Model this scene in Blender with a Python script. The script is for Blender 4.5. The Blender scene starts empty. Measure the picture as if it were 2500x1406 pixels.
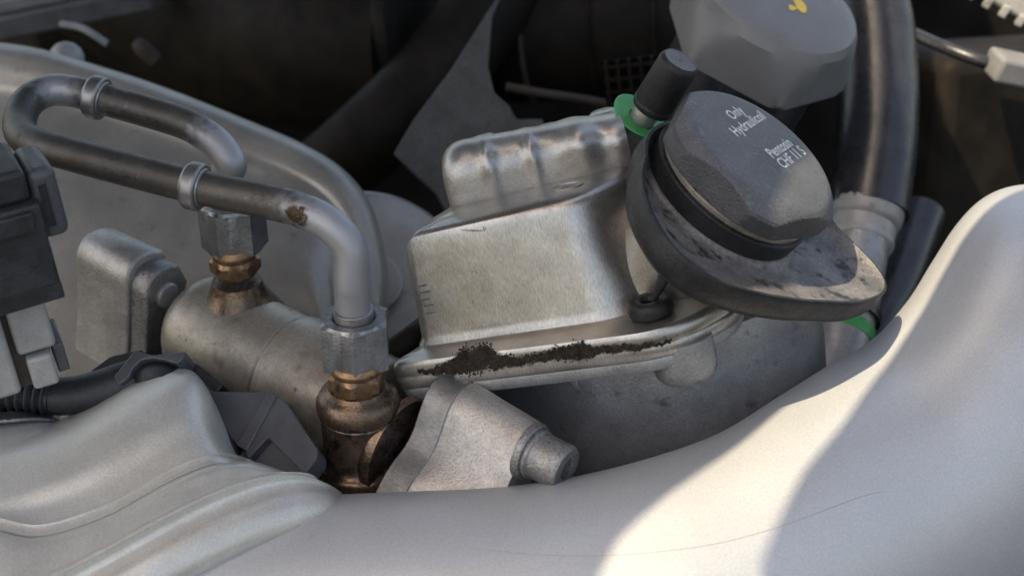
import bpy, bmesh, math, random
from mathutils import Vector, Matrix

random.seed(7)
sc = bpy.context.scene
COL = sc.collection
# ------------------------------------------------------------------ camera
# All lengths below are written in centimetres and turned into metres when a mesh is made.
PITCH = math.radians(30.0)
R_ = Vector((1, 0, 0))
F_ = Vector((0, math.cos(PITCH), -math.sin(PITCH)))
U_ = Vector((0, math.sin(PITCH), math.cos(PITCH)))
FPX = 2500 * 50 / 36.0                      # focal length in photograph pixels
CAM = -42.0 * F_                            # camera position, subject centre is the origin
cam_d = bpy.data.cameras.new('camera'); cam = bpy.data.objects.new('camera', cam_d); COL.objects.link(cam)
cam_d.lens = 50; cam_d.sensor_width = 36; cam_d.clip_start = 0.01; cam_d.clip_end = 50
cam.location = CAM * 0.01
cam.rotation_euler = (math.pi / 2 - PITCH, 0, 0)
cam_d.dof.use_dof = True; cam_d.dof.focus_distance = 0.42; cam_d.dof.aperture_fstop = 14
sc.camera = cam
# ------------------------------------------------------------------ sky, sun, exposure
SUN = Vector((-0.43, -0.25, 0.868)).normalized()
world = bpy.data.worlds.new('World'); sc.world = world; world.use_nodes = True
wn = world.node_tree.nodes; wl = world.node_tree.links
bg = wn['Background']; sky = wn.new('ShaderNodeTexSky'); sky.sky_type = 'NISHITA'; sky.sun_disc = False
sky.sun_elevation = math.asin(SUN.z); sky.sun_rotation = math.atan2(SUN.x, SUN.y)
sky.air_density = 1.0; sky.dust_density = 3.0; sky.ozone_density = 1.0
bg.inputs['Strength'].default_value = 0.15
wl.new(sky.outputs[0], bg.inputs['Color'])
sun_d = bpy.data.lights.new('sun', 'SUN'); sun = bpy.data.objects.new('sun', sun_d); COL.objects.link(sun)
sun_d.energy = 3.0; sun_d.angle = math.radians(0.5); sun_d.color = (1.0, 0.94, 0.78)
sun.rotation_euler = SUN.to_track_quat('Z', 'Y').to_euler()
sc.view_settings.view_transform = 'Standard'; sc.view_settings.look = 'None'
sc.view_settings.exposure = 1.15; sc.view_settings.gamma = 1.0; sc.view_settings.use_curve_mapping = False
sc.view_settings.use_white_balance = True; sc.view_settings.white_balance_temperature = 7800; sc.view_settings.white_balance_tint = 10
sc.cycles.use_denoising = True
sc.cycles.max_bounces = 6

# ------------------------------------------------------------------ coordinates
def P(px, py, d):
    """point seen at photograph pixel (px, py), d centimetres along the optical axis"""
    return CAM + d * (F_ + (px - 1250) / FPX * R_ - (py - 703) / FPX * U_)
def V(r, u, t):
    """direction given as right, up, toward the viewer"""
    return (r * R_ + u * U_ - t * F_).normalized()
def ray(px, py):
    return (F_ + (px - 1250) / FPX * R_ - (py - 703) / FPX * U_)
def onplane(px, py, o, n):
    r = ray(px, py); t = (o - CAM).dot(n) / r.dot(n)
    return CAM + t * r
def frame(o, z, x=None):
    z = z.normalized()
    if x is None: x = Vector((1, 0, 0)) if abs(z.x) < .9 else Vector((0, 1, 0))
    x = (x - z * x.dot(z)).normalized(); y = z.cross(x)
    m = Matrix((x, y, z)).transposed().to_4x4(); m.translation = o
    return m
def axes(o, x, y):
    x = x.normalized(); y = (y - x * y.dot(x)).normalized(); z = x.cross(y)
    m = Matrix((x, y, z)).transposed().to_4x4(); m.translation = o
    return m
ZUP = Vector((0, 0, 1))

# ------------------------------------------------------------------ materials
def M(name, a, b, scale=1.5, metallic=0.0, rough=.5, rough2=None, bump=.3, bscale=40.0, grain=.12, specks=(), stretch=(1, 1, 1), lo=.38, hi=.62, spec=.5, coat=0, low=.5):
    m = bpy.data.materials.new(name); m.use_nodes = True
    n = m.node_tree.nodes; l = m.node_tree.links; bs = n['Principled BSDF']
    tc = n.new('ShaderNodeTexCoord'); mp = n.new('ShaderNodeMapping'); l.new(tc.outputs['Object'], mp.inputs[0])
    mp.inputs['Scale'].default_value = [100 * s for s in stretch]
    mp2 = n.new('ShaderNodeMapping'); l.new(tc.outputs['Object'], mp2.inputs[0]); mp2.inputs['Scale'].default_value = (100, 100, 100)
    def noise(sc_, det=5, src=mp2, rg=.6, dist=0):
        t = n.new('ShaderNodeTexNoise'); t.inputs['Scale'].default_value = sc_; t.inputs['Detail'].default_value = det
        t.inputs['Roughness'].default_value = rg; t.inputs['Distortion'].default_value = dist
        l.new(src.outputs[0], t.inputs['Vector']); return t
    def rng(src, lo_, hi_, o0=0, o1=1):
        r = n.new('ShaderNodeMapRange'); l.new(src, r.inputs[0]); r.inputs[1].default_value = lo_; r.inputs[2].default_value = hi_
        r.inputs[3].default_value = o0; r.inputs[4].default_value = o1; return r.outputs[0]
    def mix(fac, c1, c2, mode='MIX'):
        x = n.new('ShaderNodeMix'); x.data_type = 'RGBA'; x.blend_type = mode
        if isinstance(fac, (int, float)): x.inputs[0].default_value = fac
        else: l.new(fac, x.inputs[0])
        for k, c in ((6, c1), (7, c2)):
            if isinstance(c, tuple): x.inputs[k].default_value = (*c, 1)
            else: l.new(c, x.inputs[k])
        return x.outputs[2]
    n1 = noise(scale, 6); f1 = rng(n1.outputs[0], lo, hi)
    col = mix(f1, a, b)
    ng = noise(bscale, 3, mp)
    gr = rng(ng.outputs[0], .3, .7, 1 - grain, 1 + grain)
    cb = n.new('ShaderNodeCombineColor')
    for k in range(3): l.new(gr, cb.inputs[k])
    col = mix(1.0, col, cb.outputs[0], 'MULTIPLY')
    for (c, s_, lo_, hi_) in specks:
        col = mix(rng(noise(s_, 5, mp2, .65).outputs[0], lo_, hi_), col, c)
    l.new(col, bs.inputs['Base Color'])
    bs.inputs['Metallic'].default_value = metallic
    bs.inputs['Specular IOR Level'].default_value = spec
    if rough2 is None: rough2 = min(1, rough + .12)
    l.new(rng(noise(scale * 3, 4).outputs[0], .3, .7, rough, rough2), bs.inputs['Roughness'])
    if coat: bs.inputs['Coat Weight'].default_value = coat; bs.inputs['Coat Roughness'].default_value = .35
    if bump:
        bp = n.new('ShaderNodeBump'); bp.inputs['Strength'].default_value = bump; bp.inputs['Distance'].default_value = .0003
        ad = n.new('ShaderNodeMath'); ad.operation = 'MULTIPLY_ADD'; l.new(noise(scale * 5, 4).outputs[0], ad.inputs[0]); ad.inputs[1].default_value = low; l.new(ng.outputs[0], ad.inputs[2])
        l.new(ad.outputs[0], bp.inputs['Height']); l.new(bp.outputs[0], bs.inputs['Normal'])
    return m

MT = {}
MT['lid'] = M('brushed_cast_aluminium', (.44, .415, .385), (.36, .34, .315), 1.0, .85, .27, .40, .22, 14, .20, [((.62, .59, .55), 30, .62, .70), ((.16, .14, .12), 9, .70, .78)], stretch=(2.2, .35, 1.2), low=.12)
MT['body'] = M('stained_cast_aluminium', (.25, .25, .26), (.32, .32, .325), .9, .6, .36, .55, .45, 14, .18, [((.12, .115, .112), 1.6, .58, .74), ((.62, .62, .62), 12, .71, .76)])
MT['tube'] = M('aged_steel_tube', (.085, .076, .066), (.125, .115, .105), .7, .6, .36, .5, .35, 40, .3, [((.04, .03, .02), 2.6, .60, .72), ((.27, .24, .19), 13, .63, .73)], lo=.4, hi=.66)
def stain_mix(m):
    n = m.node_tree.nodes; l = m.node_tree.links; bs = n['Principled BSDF']
    tc = [q for q in n if q.type == 'TEX_COORD'][0]
    ns = n.new('ShaderNodeTexNoise'); ns.inputs['Scale'].default_value = 520; ns.inputs['Detail'].default_value = 5; l.new(tc.outputs['Object'], ns.inputs['Vector'])
    at = n.new('ShaderNodeAttribute'); at.attribute_name = 'stain'
    ad = n.new('ShaderNodeMath'); ad.operation = 'MULTIPLY_ADD'; l.new(ns.outputs[0], ad.inputs[0]); ad.inputs[1].default_value = .9; l.new(at.outputs['Fac'], ad.inputs[2])
    prev = bs.inputs['Base Color'].links[0].from_socket
    for lo, hi, c in ((.80, 1.0, (.05, .03, .015)), (1.10, 1.28, (.30, .21, .11))):
        r = n.new('ShaderNodeMapRange'); r.inputs[1].default_value = lo; r.inputs[2].default_value = hi; l.new(ad.outputs[0], r.inputs[0])
        x = n.new('ShaderNodeMix'); x.data_type = 'RGBA'; l.new(r.outputs[0], x.inputs[0]); l.new(prev, x.inputs[6]); x.inputs[7].default_value = (*c, 1); prev = x.outputs[2]
    l.new(prev, bs.inputs['Base Color'])
def film_mat():
    m = M('dirt_film', (.045, .034, .025), (.07, .055, .042), 5, 0, .7, .85, .5, 30, .3, spec=.2)
    n = m.node_tree.nodes; l = m.node_tree.links; bs = n['Principled BSDF']
    tc = [q for q in n if q.type == 'TEX_COORD'][0]
    ns = n.new('ShaderNodeTexNoise'); ns.inputs['Scale'].default_value = 420; ns.inputs['Detail'].default_value = 6; l.new(tc.outputs['Object'], ns.inputs['Vector'])
    at = n.new('ShaderNodeAttribute'); at.attribute_name = 'cover'
    ad = n.new('ShaderNodeMath'); ad.operation = 'ADD'; l.new(ns.outputs[0], ad.inputs[0]); l.new(at.outputs['Fac'], ad.inputs[1])
    r = n.new('ShaderNodeMapRange'); r.inputs[1].default_value = .82; r.inputs[2].default_value = 1.12; l.new(ad.outputs[0], r.inputs[0]); l.new(r.outputs[0], bs.inputs['Alpha'])
    return m
MT['film'] = film_mat()
def grime_light_mix(m, bend_light):  # bends lighter: less grime, and the front light put into the colour
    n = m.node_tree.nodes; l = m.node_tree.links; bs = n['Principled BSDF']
    at = n.new('ShaderNodeAttribute'); at.attribute_name = 'bend_light'
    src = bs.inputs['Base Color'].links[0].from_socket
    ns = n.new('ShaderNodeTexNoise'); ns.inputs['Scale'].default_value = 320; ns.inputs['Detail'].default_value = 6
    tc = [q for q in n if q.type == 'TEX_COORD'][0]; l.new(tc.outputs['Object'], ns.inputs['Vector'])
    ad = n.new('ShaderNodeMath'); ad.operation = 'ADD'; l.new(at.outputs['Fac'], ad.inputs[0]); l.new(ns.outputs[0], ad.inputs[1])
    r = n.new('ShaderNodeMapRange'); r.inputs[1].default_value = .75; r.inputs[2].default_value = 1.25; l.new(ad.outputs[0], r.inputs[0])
    x = n.new('ShaderNodeMix'); x.data_type = 'RGBA'; l.new(r.outputs[0], x.inputs[0]); l.new(src, x.inputs[6]); x.inputs[7].default_value = (*bend_light, 1)
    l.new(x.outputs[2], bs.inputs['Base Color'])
grime_light_mix(MT['tube'], (.36, .36, .375))
stain_mix(MT['tube'])
MT['collar'] = M('machined_steel', (.36, .35, .35), (.25, .24, .235), 2, .85, .33, .5, .2, 40, .15)
MT['nut'] = M('zinc_plated_steel', (.25, .252, .258), (.35, .352, .358), 1.2, .85, .28, .40, .5, 8, .22, [((.58, .58, .58), 16, .66, .72), ((.12, .115, .11), 6, .68, .76)], stretch=(1, 1, 3), low=.15)
MT['brass'] = M('tarnished_brass', (.38, .235, .125), (.20, .128, .078), 1.6, .85, .30, .45, .3, 18, .2, [((.08, .06, .048), 3, .58, .70)])
MT['rail'] = M('oily_rail_steel', (.40, .355, .295), (.28, .245, .20), .8, .5, .34, .5, .3, 16, .2, [((.035, .028, .02), 2.0, .66, .70), ((.20, .165, .125), 1.0, .56, .70)], low=.2)
MT['tint'] = M('heat_tinted_steel', (.12, .082, .062), (.20, .135, .085), 1.0, .8, .20, .34, .4, 14, .3, [((.03, .027, .026), 1.4, .50, .64), ((.24, .165, .175), 1.0, .55, .66)], low=.3)
MT['lug'] = M('cast_aluminium_lug', (.42, .40, .375), (.34, .325, .305), 1.2, .6, .36, .52, .5, 15, .2, [((.14, .13, .12), 6, .67, .75), ((.66, .64, .61), 22, .68, .74)], low=.25)
MT['lugedge'] = M('machined_lug_plate', (.22, .217, .212), (.29, .283, .277), 1.5, .75, .34, .46, .45, 9, .25, stretch=(5, .7, .7), low=.1)
MT['bolt'] = M('pitted_bolt_steel', (.32, .315, .31), (.24, .235, .23), 2.5, .8, .34, .52, .8, 16, .3, [((.08, .075, .07), 9, .60, .67)])
MT['pipe'] = M('silver_painted_plastic', (.50, .505, .515), (.475, .48, .487), .3, .3, .38, .44, .30, 17, .10, [((.54, .545, .55), 26, .64, .74), ((.20, .17, .14), 4.5, .775, .80)], low=.05)
MT['duct'] = M('silver_cast_duct', (.62, .60, .555), (.55, .53, .485), .6, .4, .32, .44, .35, 15, .12, [((.36, .32, .26), 2.5, .68, .80), ((.68, .66, .62), 22, .66, .74)], low=.1)
MT['cover'] = M('grey_cover_casting', (.34, .318, .285), (.285, .268, .24), .5, .4, .34, .46, .25, 14, .12, [((.18, .16, .135), 1.2, .62, .76)], low=.1)
MT['blackplastic'] = M('dusty_black_plastic', (.015, .0155, .017), (.03, .03, .033), 1.0, 0, .38, .55, .5, 16, .3, [((.10, .097, .093), 7, .66, .80)])
MT['connector'] = M('dusty_black_connector_plastic', (.018, .019, .021), (.036, .037, .04), 1.0, 0, .36, .55, .5, 18, .3, [((.15, .145, .14), 11, .68, .76)], low=.2)
MT['bracket'] = M('slate_grey_plastic', (.080, .083, .092), (.060, .062, .069), .9, 0, .34, .46, .3, 16, .18, [((.17, .17, .17), 12, .70, .78)], low=.1)
MT['cap'] = M('dusty_cap_plastic', (.062, .063, .070), (.044, .045, .050), .8, 0, .34, .50, .9, 14, .22, [((.16, .158, .15), 14, .63, .74), ((.15, .15, .16), 1.6, .60, .86), ((.014, .014, .014), 2.4, .68, .76)])
MT['rubber'] = M('black_rubber', (.014, .014, .0155), (.026, .0255, .027), 1.3, 0, .36, .55, .6, 14, .3, [((.11, .108, .104), 4, .68, .86), ((.34, .33, .32), 16, .72, .77)], spec=.32)
MT['dish'] = M('dusty_rubber_dish', (.10, .095, .095), (.19, .175, .17), .9, 0, .42, .62, .9, 12, .3, [((.022, .022, .024), 1.5, .55, .64), ((.38, .37, .35), 9, .64, .76)], low=.8)
MT['capface'] = M('dust_greyed_cap_face', (.105, .106, .114), (.080, .081, .087), .7, 0, .42, .56, .9, 13, .2, [((.27, .265, .245), 15, .60, .70), ((.24, .24, .25), 1.6, .62, .86), ((.04, .04, .04), 2.6, .70, .78)])
MT['ridge'] = M('cast_aluminium_ridge', (.44, .42, .39), (.37, .352, .328), 1.0, .75, .30, .42, .3, 14, .15, [((.62, .60, .56), 26, .64, .72), ((.18, .16, .14), 8, .70, .78)], low=.15)
MT['seal'] = M('aged_seal', (.33, .295, .25), (.21, .185, .155), 1.5, .3, .4, .55, .5, 14, .25, [((.08, .07, .06), 4, .6, .72)])
MT['seam'] = M('seam_shadow', (.30, .295, .285), (.26, .255, .245), 2, .2, .5, .6, 0, 14, .1)
MT['plugpale'] = M('grey_plug_plastic', (.20, .20, .205), (.16, .16, .165), 1, 0, .5, .6, .2, 12, .1)
MT['hose'] = M('black_hose_rubber', (.020, .021, .026), (.032, .033, .038), .7, 0, .22, .34, .2, 12, .2)
MT['darkrubber'] = M('brown_black_rubber', (.009, .0075, .006), (.018, .0145, .011), .5, 0, .5, .65, .3, 12, .25, spec=.12)
MT['green'] = M('green_seal_plastic', (.035, .36, .10), (.03, .28, .08), 1.5, 0, .38, .5, .1, 20, .1, [((.03, .10, .04), 6, .64, .74)])
MT['grit'] = M('caked_dirt', (.022, .017, .013), (.05, .04, .031), 6, 0, .85, .95, .6, 30, .4, spec=.15)
MT['white'] = M('white_print', (.78, .78, .78), (.68, .68, .68), 8, 0, .5, .6, 0, 20, .05)
MT['yellow'] = M('yellow_print', (.75, .55, .10), (.65, .46, .08), 5, 0, .5, .6, 0, 20, .05)
MT['oilcap'] = M('grey_filler_cap_plastic', (.16, .16, .165), (.14, .14, .145), .7, 0, .38, .48, .1, 20, .06)
MT['shield'] = M('grey_heat_shield', (.085, .085, .083), (.06, .06, .058), .8, .3, .45, .6, .3, 8, .25, [((.15, .145, .14), 2.5, .62, .8)], spec=.3)
MT['pale'] = M('grey_moulded_body', (.37, .365, .355), (.30, .295, .285), 1, .2, .40, .52, .3, 15, .12, [((.16, .125, .085), 1.1, .62, .74)])
MT['tan'] = M('tan_plastic', (.075, .06, .048), (.055, .045, .036), 1, 0, .5, .6, .2, 12, .1, spec=.15)
MT['strut'] = M('dull_strut_metal', (.13, .13, .135), (.09, .09, .092), .8, .3, .45, .6, .2, 12, .15, spec=.15)
MT['wall'] = M('bay_shade_black', (.003, .0028, .0025), (.006, .0055, .005), .2, 0, .8, .9, .3, 8, .3, spec=.05)  # near black, so the bay's deep shade lies in the colour
MT['bonnet'] = M('shading_panel_dark', (.055, .055, .058), (.045, .045, .047), .2, 0, .6, .7, 0, 8, .1)  # plain dark colour of both added shading panels
MT['mark'] = M('dark_cast_mark', (.10, .09, .08), (.13, .12, .11), 3, .4, .6, .7, 0, 20, .2)

# ------------------------------------------------------------------ objects and meshes
def root(name, label, cat, at, group=None, kind=None):
    o = bpy.data.objects.new(name, None); COL.objects.link(o); o.location = at * .01
    o.empty_display_size = .01
    o['label'] = label; o['category'] = cat
    if group: o['group'] = group
    if kind: o['kind'] = kind
    return o
def tag(o, label=None, cat=None, group=None, kind=None):
    if label: o['label'] = label
    if cat: o['category'] = cat
    if group: o['group'] = group
    if kind: o['kind'] = kind
    return o
def obj(name, verts, faces, mat, parent=None, fr=None, sharp=38, bevel=0, bseg=2, solid=0, sub=0, flip=None):
    """verts in cm, local to frame fr (world if None); parent is a root Empty or a part"""
    me = bpy.data.meshes.new(name)
    vs = [Vector(v) for v in verts]
    M0 = fr.copy() if fr is not None else None
    if M0 is None:
        c = sum(vs, Vector()) / len(vs)
        M0 = Matrix.Translation(c); vs = [v - c for v in vs]
    me.from_pydata([tuple(v * .01) for v in vs], [], faces)
    me.validate(); me.update()
    bm = bmesh.new(); bm.from_mesh(me)
    if flip == 'cam':                      # open sheet: turn its outside toward the viewer
        camloc = M0.inverted() @ CAM * .01
        s = sum(((camloc - f.calc_center_median()).normalized().dot(f.normal) * f.calc_area() for f in bm.faces))
        if s < 0: bmesh.ops.reverse_faces(bm, faces=bm.faces)
    elif flip is None:
        bmesh.ops.recalc_face_normals(bm, faces=bm.faces)
    bm.to_mesh(me); bm.free()
    for p in me.polygons: p.use_smooth = True
    me.set_sharp_from_angle(angle=math.radians(sharp))
    me.materials.append(MT[mat])
    o = bpy.data.objects.new(name, me); COL.objects.link(o)
    Mm = M0.copy(); Mm.translation = M0.translation * .01
    if parent is not None:
        o.parent = parent
        o.matrix_basis = WM[parent.name].inverted() @ Mm if parent.name in WM else Matrix.Translation(-parent.location) @ Mm
    else:
        o.matrix_basis = Mm
    WM[o.name] = Mm
    if solid:
        s = o.modifiers.new('thickness', 'SOLIDIFY'); s.thickness = solid * .01; s.offset = -1
    if bevel:
        b = o.modifiers.new('rounding', 'BEVEL'); b.width = bevel * .01; b.segments = bseg; b.limit_method = 'ANGLE'; b.angle_limit = math.radians(30)
        b.harden_normals = False
    if sub:
        s = o.modifiers.new('smooth', 'SUBSURF'); s.levels = sub; s.render_levels = sub
    return o
WM = {}

def cr(p0, p1, p2, p3, t):
    return .5 * ((2 * p1) + (-p0 + p2) * t + (2 * p0 - 5 * p1 + 4 * p2 - p3) * t * t + (-p0 + 3 * p1 - 3 * p2 + p3) * t ** 3)
def spline(pts, n, closed=False):
    """n points evenly along a Catmull-Rom curve through pts (parameter per segment)"""
    k = len(pts); segs = k if closed else k - 1; out = []
    m = n if closed else n - 1
    for i in range(n):
        u = i / m * segs; j = min(int(u), segs - 1); t = u - j
        g = (lambda q: pts[q % k]) if closed else (lambda q: pts[q] if 0 <= q < k else (2 * pts[0] - pts[1] if q < 0 else 2 * pts[-1] - pts[-2]))
        out.append(cr(g(j - 1), g(j), g(j + 1), g(j + 2), t))
    return out
def grid(rows, closed_u=False, closed_v=False, cap0=False, cap1=False):
    """rows: equal-length rings/rows of points -> verts, faces"""
    nr, nc = len(rows), len(rows[0]); vs = [v for r in rows for v in r]; fs = []
    for i in range(nr if closed_v else nr - 1):
        for j in range(nc if closed_u else nc - 1):
            a = i * nc + j; b = i * nc + (j + 1) % nc; i2 = (i + 1) % nr
            fs.append((a, b, i2 * nc + (j + 1) % nc, i2 * nc + j))
    if cap0: fs.append(tuple(range(nc)))
    if cap1: fs.append(tuple(range((nr - 1) * nc, nr * nc)))
    return vs, fs
def sheet(rows, ncol, nrow):
    """freeform surface through rows of control points"""
    rr = [spline(r, ncol) for r in rows]
    cols = [spline([rr[i][j] for i in range(len(rr))], nrow) for j in range(ncol)]
    return grid([[cols[j][i] for j in range(ncol)] for i in range(nrow)])
def lathe(prof, seg=48, cap=True, rx=1.0, ry=1.0, flats=None, cap0=True, cap1=True):
    rows = []
    for r, z in prof:
        ring = []
        for k in range(seg):
            a = 2 * math.pi * k / seg; q = r
            if flats:
                ap, ks, off = flats; st = 2 * math.pi / ks
                d = (a - off + st / 2) % st - st / 2
                q = min(r, ap / math.cos(d))
            ring.append(Vector((q * math.cos(a) * rx, q * math.sin(a) * ry, z)))
        rows.append(ring)
    return grid(rows, closed_u=True, cap0=cap and cap0, cap1=cap and cap1)
def fillet(pts, n=4):
    """profile with corners: entries (r, z) or (r, z, radius)"""
    out = []
    for i, p in enumerate(pts):
        if len(p) == 2 or i in (0, len(pts) - 1): out.append((p[0], p[1])); continue
        a = Vector(pts[i - 1][:2]); b = Vector(p[:2]); c = Vector(pts[i + 1][:2]); q = p[2]
        d0 = (a - b); d1 = (c - b); q = min(q, d0.length * .49, d1.length * .49)
        s = b + d0.normalized() * q; e = b + d1.normalized() * q
        for k in range(n + 1):
            t = k / n; v = (1 - t) ** 2 * s + 2 * t * (1 - t) * b + t * t * e; out.append((v.x, v.y))
    return out
def tube(path, rad, seg=20, caps=True):
    """swept tube; rad a number or list per point"""
    n = len(path); rows = []; t0 = (path[1] - path[0]).normalized()
    x = t0.orthogonal().normalized(); pt = t0
    for i in range(n):
        t = (path[min(i + 1, n - 1)] - path[max(i - 1, 0)]).normalized()
        q = pt.rotation_difference(t); x = q @ x; x = (x - t * x.dot(t)).normalized(); y = t.cross(x); pt = t
        r = rad[i] if isinstance(rad, (list, tuple)) else rad
        rows.append([path[i] + r * (math.cos(2 * math.pi * k / seg) * x + math.sin(2 * math.pi * k / seg) * y) for k in range(seg)])
    return grid(rows, closed_u=True, cap0=caps, cap1=caps)
def prism(poly, z0, z1):
    """poly 2D, extruded z0..z1"""
    n = len(poly); vs = [Vector((p[0], p[1], z0)) for p in poly] + [Vector((p[0], p[1], z1)) for p in poly]
    fs = [tuple(range(n)), tuple(range(n, 2 * n))] + [(i, (i + 1) % n, n + (i + 1) % n, n + i) for i in range(n)]
    return vs, fs
def boxv(x0, x1, y0, y1, z0, z1):
    return prism([(x0, y0), (x1, y0), (x1, y1), (x0, y1)], z0, z1)
def hexp(r, a0=0):
    return [(r * math.cos(a0 + k * math.pi / 3), r * math.sin(a0 + k * math.pi / 3)) for k in range(6)]
def rpoly(pts, rad, n=6):
    """rounded closed polygon of 2D points; rad number or list"""
    k = len(pts); out = []
    for i in range(k):
        a, b, c = Vector(pts[i - 1]), Vector(pts[i]), Vector(pts[(i + 1) % k]); q = rad[i] if isinstance(rad, (list, tuple)) else rad
        d0 = a - b; d1 = c - b; q = min(q, d0.length * .48, d1.length * .48)
        s = b + d0.normalized() * q; e = b + d1.normalized() * q
        for j in range(n + 1):
            t = j / n; v = (1 - t) ** 2 * s + 2 * t * (1 - t) * b + t * t * e; out.append((v.x, v.y))
    return out
def nutmesh(r, h, hole, a0, cham=.12):
    """hexagon nut from z=0 (bottom) to z=h with chamfered corners and a bored hole"""
    seg = 72; ap = r * math.cos(math.pi / 6)
    pr = [(hole, 0), (ap * .97, 0), (r * 1.001, cham), (r * 1.001, h - cham), (ap * .97, h), (hole + .07, h), (hole, h - .07), (hole, h - .6)]
    rows = []
    for q, z in pr:
        ring = []
        for k in range(seg):
            a = a0 + 2 * math.pi * k / seg; d = (a - a0) % (math.pi / 3) - math.pi / 6
            ring.append(Vector((min(q, ap / math.cos(d)) * math.cos(a), min(q, ap / math.cos(d)) * math.sin(a), z)))
        rows.append(ring)
    return grid(rows, closed_u=True, closed_v=True)
EDGE_A = [(2.207, -8.328, -3.765), (2.702, -7.441, -3.356), (4.181, -5.892, -3.023), (6.558, -3.628, -2.892), (7.071, -1.654, 3.197), (7.336, -.847, 3.549), (7.867, .653, 3.595), (8.84, 2.4, 3.4), (10.5, 5, 3.2)]
EDGE_B = [(6.589, -7.435, -4.015), (7.986, -5.075, -2.902), (9.267, -3.516, -2.531), (10.717, -1.458, -2.148), (11.747, -.165, -1.708), (12.649, .901, -.98), (13.779, 2.289, .182), (15.375, 3.855, .952), (17, 5.5, 1.8)]
# ================================================================== the bay behind and the panels that shade it
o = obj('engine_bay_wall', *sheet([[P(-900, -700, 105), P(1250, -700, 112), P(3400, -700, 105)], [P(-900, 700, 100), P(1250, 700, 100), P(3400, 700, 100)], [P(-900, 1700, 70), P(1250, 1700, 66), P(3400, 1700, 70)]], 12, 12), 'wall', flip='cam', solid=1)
tag(o, 'engine bay back wall, coloured near black for deep shade', None, kind='structure')

# added panels stand in for the unseen bonnet, shaped to leave a sun strip (all of it is above the frame)
ZT = 38.0
def up_to(p, z):
    return p + SUN * ((z - p.z) / SUN.z)
def panel(name, pts, z, label, cat):
    vs, fs = prism([(p[0], p[1]) for p in pts], 0, .25)
    return tag(obj(name, vs, fs, 'bonnet', None, Matrix.Translation(Vector((0, 0, z)))), label, cat)
EA = [up_to(Vector(p), ZT) for p in EDGE_A]; EB = [up_to(Vector(p), ZT - 4) for p in EDGE_B]
ea = [(p.x, p.y) for p in EA]; eb = [(p.x, p.y) for p in EB]
panel('bonnet_stand_in', ea + [(ea[-1][0] + 25, 80), (-62, 80), (-62, ea[0][1] - 6), (ea[0][0] - 4, ea[0][1] - 6)], ZT, 'unseen dark stand-in for the open bonnet, cut to shade the bay', 'bonnet')
panel('added_shade_panel', eb + [(eb[-1][0] + 30, eb[-1][1] + 22), (eb[0][0] + 36, eb[0][1] - 5), (eb[0][0] - 2, eb[0][1] - 5)], ZT - 4, 'unseen dark panel added to shade the right of the bay', 'panel')  # second panel, added only to bound the sun strip on the right

# ================================================================== background pieces (out of focus)
def hose(name, pts, r, mat, label, cat, n=30, seg=28, parent=None):
    path = spline([P(*p) for p in pts], n)
    rr = r if not isinstance(r, (list, tuple)) else [v.x for v in spline([Vector((q, 0, 0)) for q in r], n)]
    o = obj(name, *tube(path, rr, seg), mat, parent)
    if label: tag(o, label, cat)
    return o
hose('intake_hose', [(150, -160, 92), (480, 20, 86), (760, 90, 80), (1000, 100, 78)], [5.5, 5.5, 5.2, 5.2], 'darkrubber', 'wide black intake hose in the dark at the top', 'hose')
rt = root('rubber_boot', 'brown black rubber boot sloping down behind the grey heat shield', 'rubber boot', P(1050, 200, 70))
hose('boot', [(1300, -120, 72), (1190, 20, 70), (1060, 190, 69), (900, 340, 69), (760, 460, 70)], [2.3, 2.2, 2.1, 2.0, 2.0], 'darkrubber', None, None, parent=rt)
fr = frame(P(985, 60, 71), V(.95, .05, .3))
obj('rim', *lathe([(3.0, -.3), (3.4, -.3), (3.5, 0), (3.4, .3), (3.0, .3)], 40), 'darkrubber', rt, fr)
# grey heat shield plate
frs = frame(P(1140, 300, 60), V(-.15, .25, .95), R_)
def onfr(px, py, fr):
    q = fr.inverted() @ onplane(px, py, fr.translation, fr.col[2].to_3d()); return (q.x, q.y)
pl = [onfr(*p, frs) for p in [(1245, -60), (1200, 40), (1190, 160), (1205, 225), (1240, 255), (1260, 290), (1325, 290), (1330, 370), (1250, 420), (1100, 540), (1060, 470), (1005, 420), (960, 375), (1010, 290), (1100, 170)]]
o = obj('heat_shield', *prism(pl, -.25, 0), 'shield', None, frs, bevel=.08); tag(o, 'grey angular sheet metal heat shield behind the reservoir', 'heat shield')
# black ribbed air duct
rt = root('air_duct', 'black air duct with raised ring ribs behind the breather', 'air duct', P(1450, 100, 72))
fr = frame(P(1180, 70, 74), V(.96, .0, .22))
obj('duct_wall', *lathe([(3.9, 0), (3.9, 12), (3.6, 13)], 48), 'darkrubber', rt, fr)
for z in (.4, 2.8, 6.2, 9.4):
    obj('rib', *lathe([(3.7, z - .16), (4.12, z - .1), (4.18, z), (4.12, z + .1), (3.7, z + .16)], 48), 'tan' if z < 3 else 'darkrubber', rt, fr)
o = hose('support_rod', [(1235, 212, 66), (1320, 228, 66), (1450, 248, 66.5), (1560, 275, 67)], .22, 'tan', 'thin tan rod under the black air duct', 'rod', 12, 10)
# vent grille beside the breather
rt = root('vent_grille', 'small black vent grille left of the breather', 'grille', P(1540, 200, 62))
fr = axes(P(1480, 250, 63), V(.97, .1, .1), V(-.1, .95, .3))
obj('grille_back', *boxv(0, 2.6, -.3, 1.8, -.3, 0), 'wall', rt, fr)
for k in range(5): obj('bar', *boxv(.1 + k * .5, .24 + k * .5, -.3, 1.8, .003, .22), 'darkrubber', rt, fr)
for k in range(4): obj('cross_bar', *boxv(0, 2.6, -.2 + k * .55, -.06 + k * .55, .003, .16), 'darkrubber', rt, fr)
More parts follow.
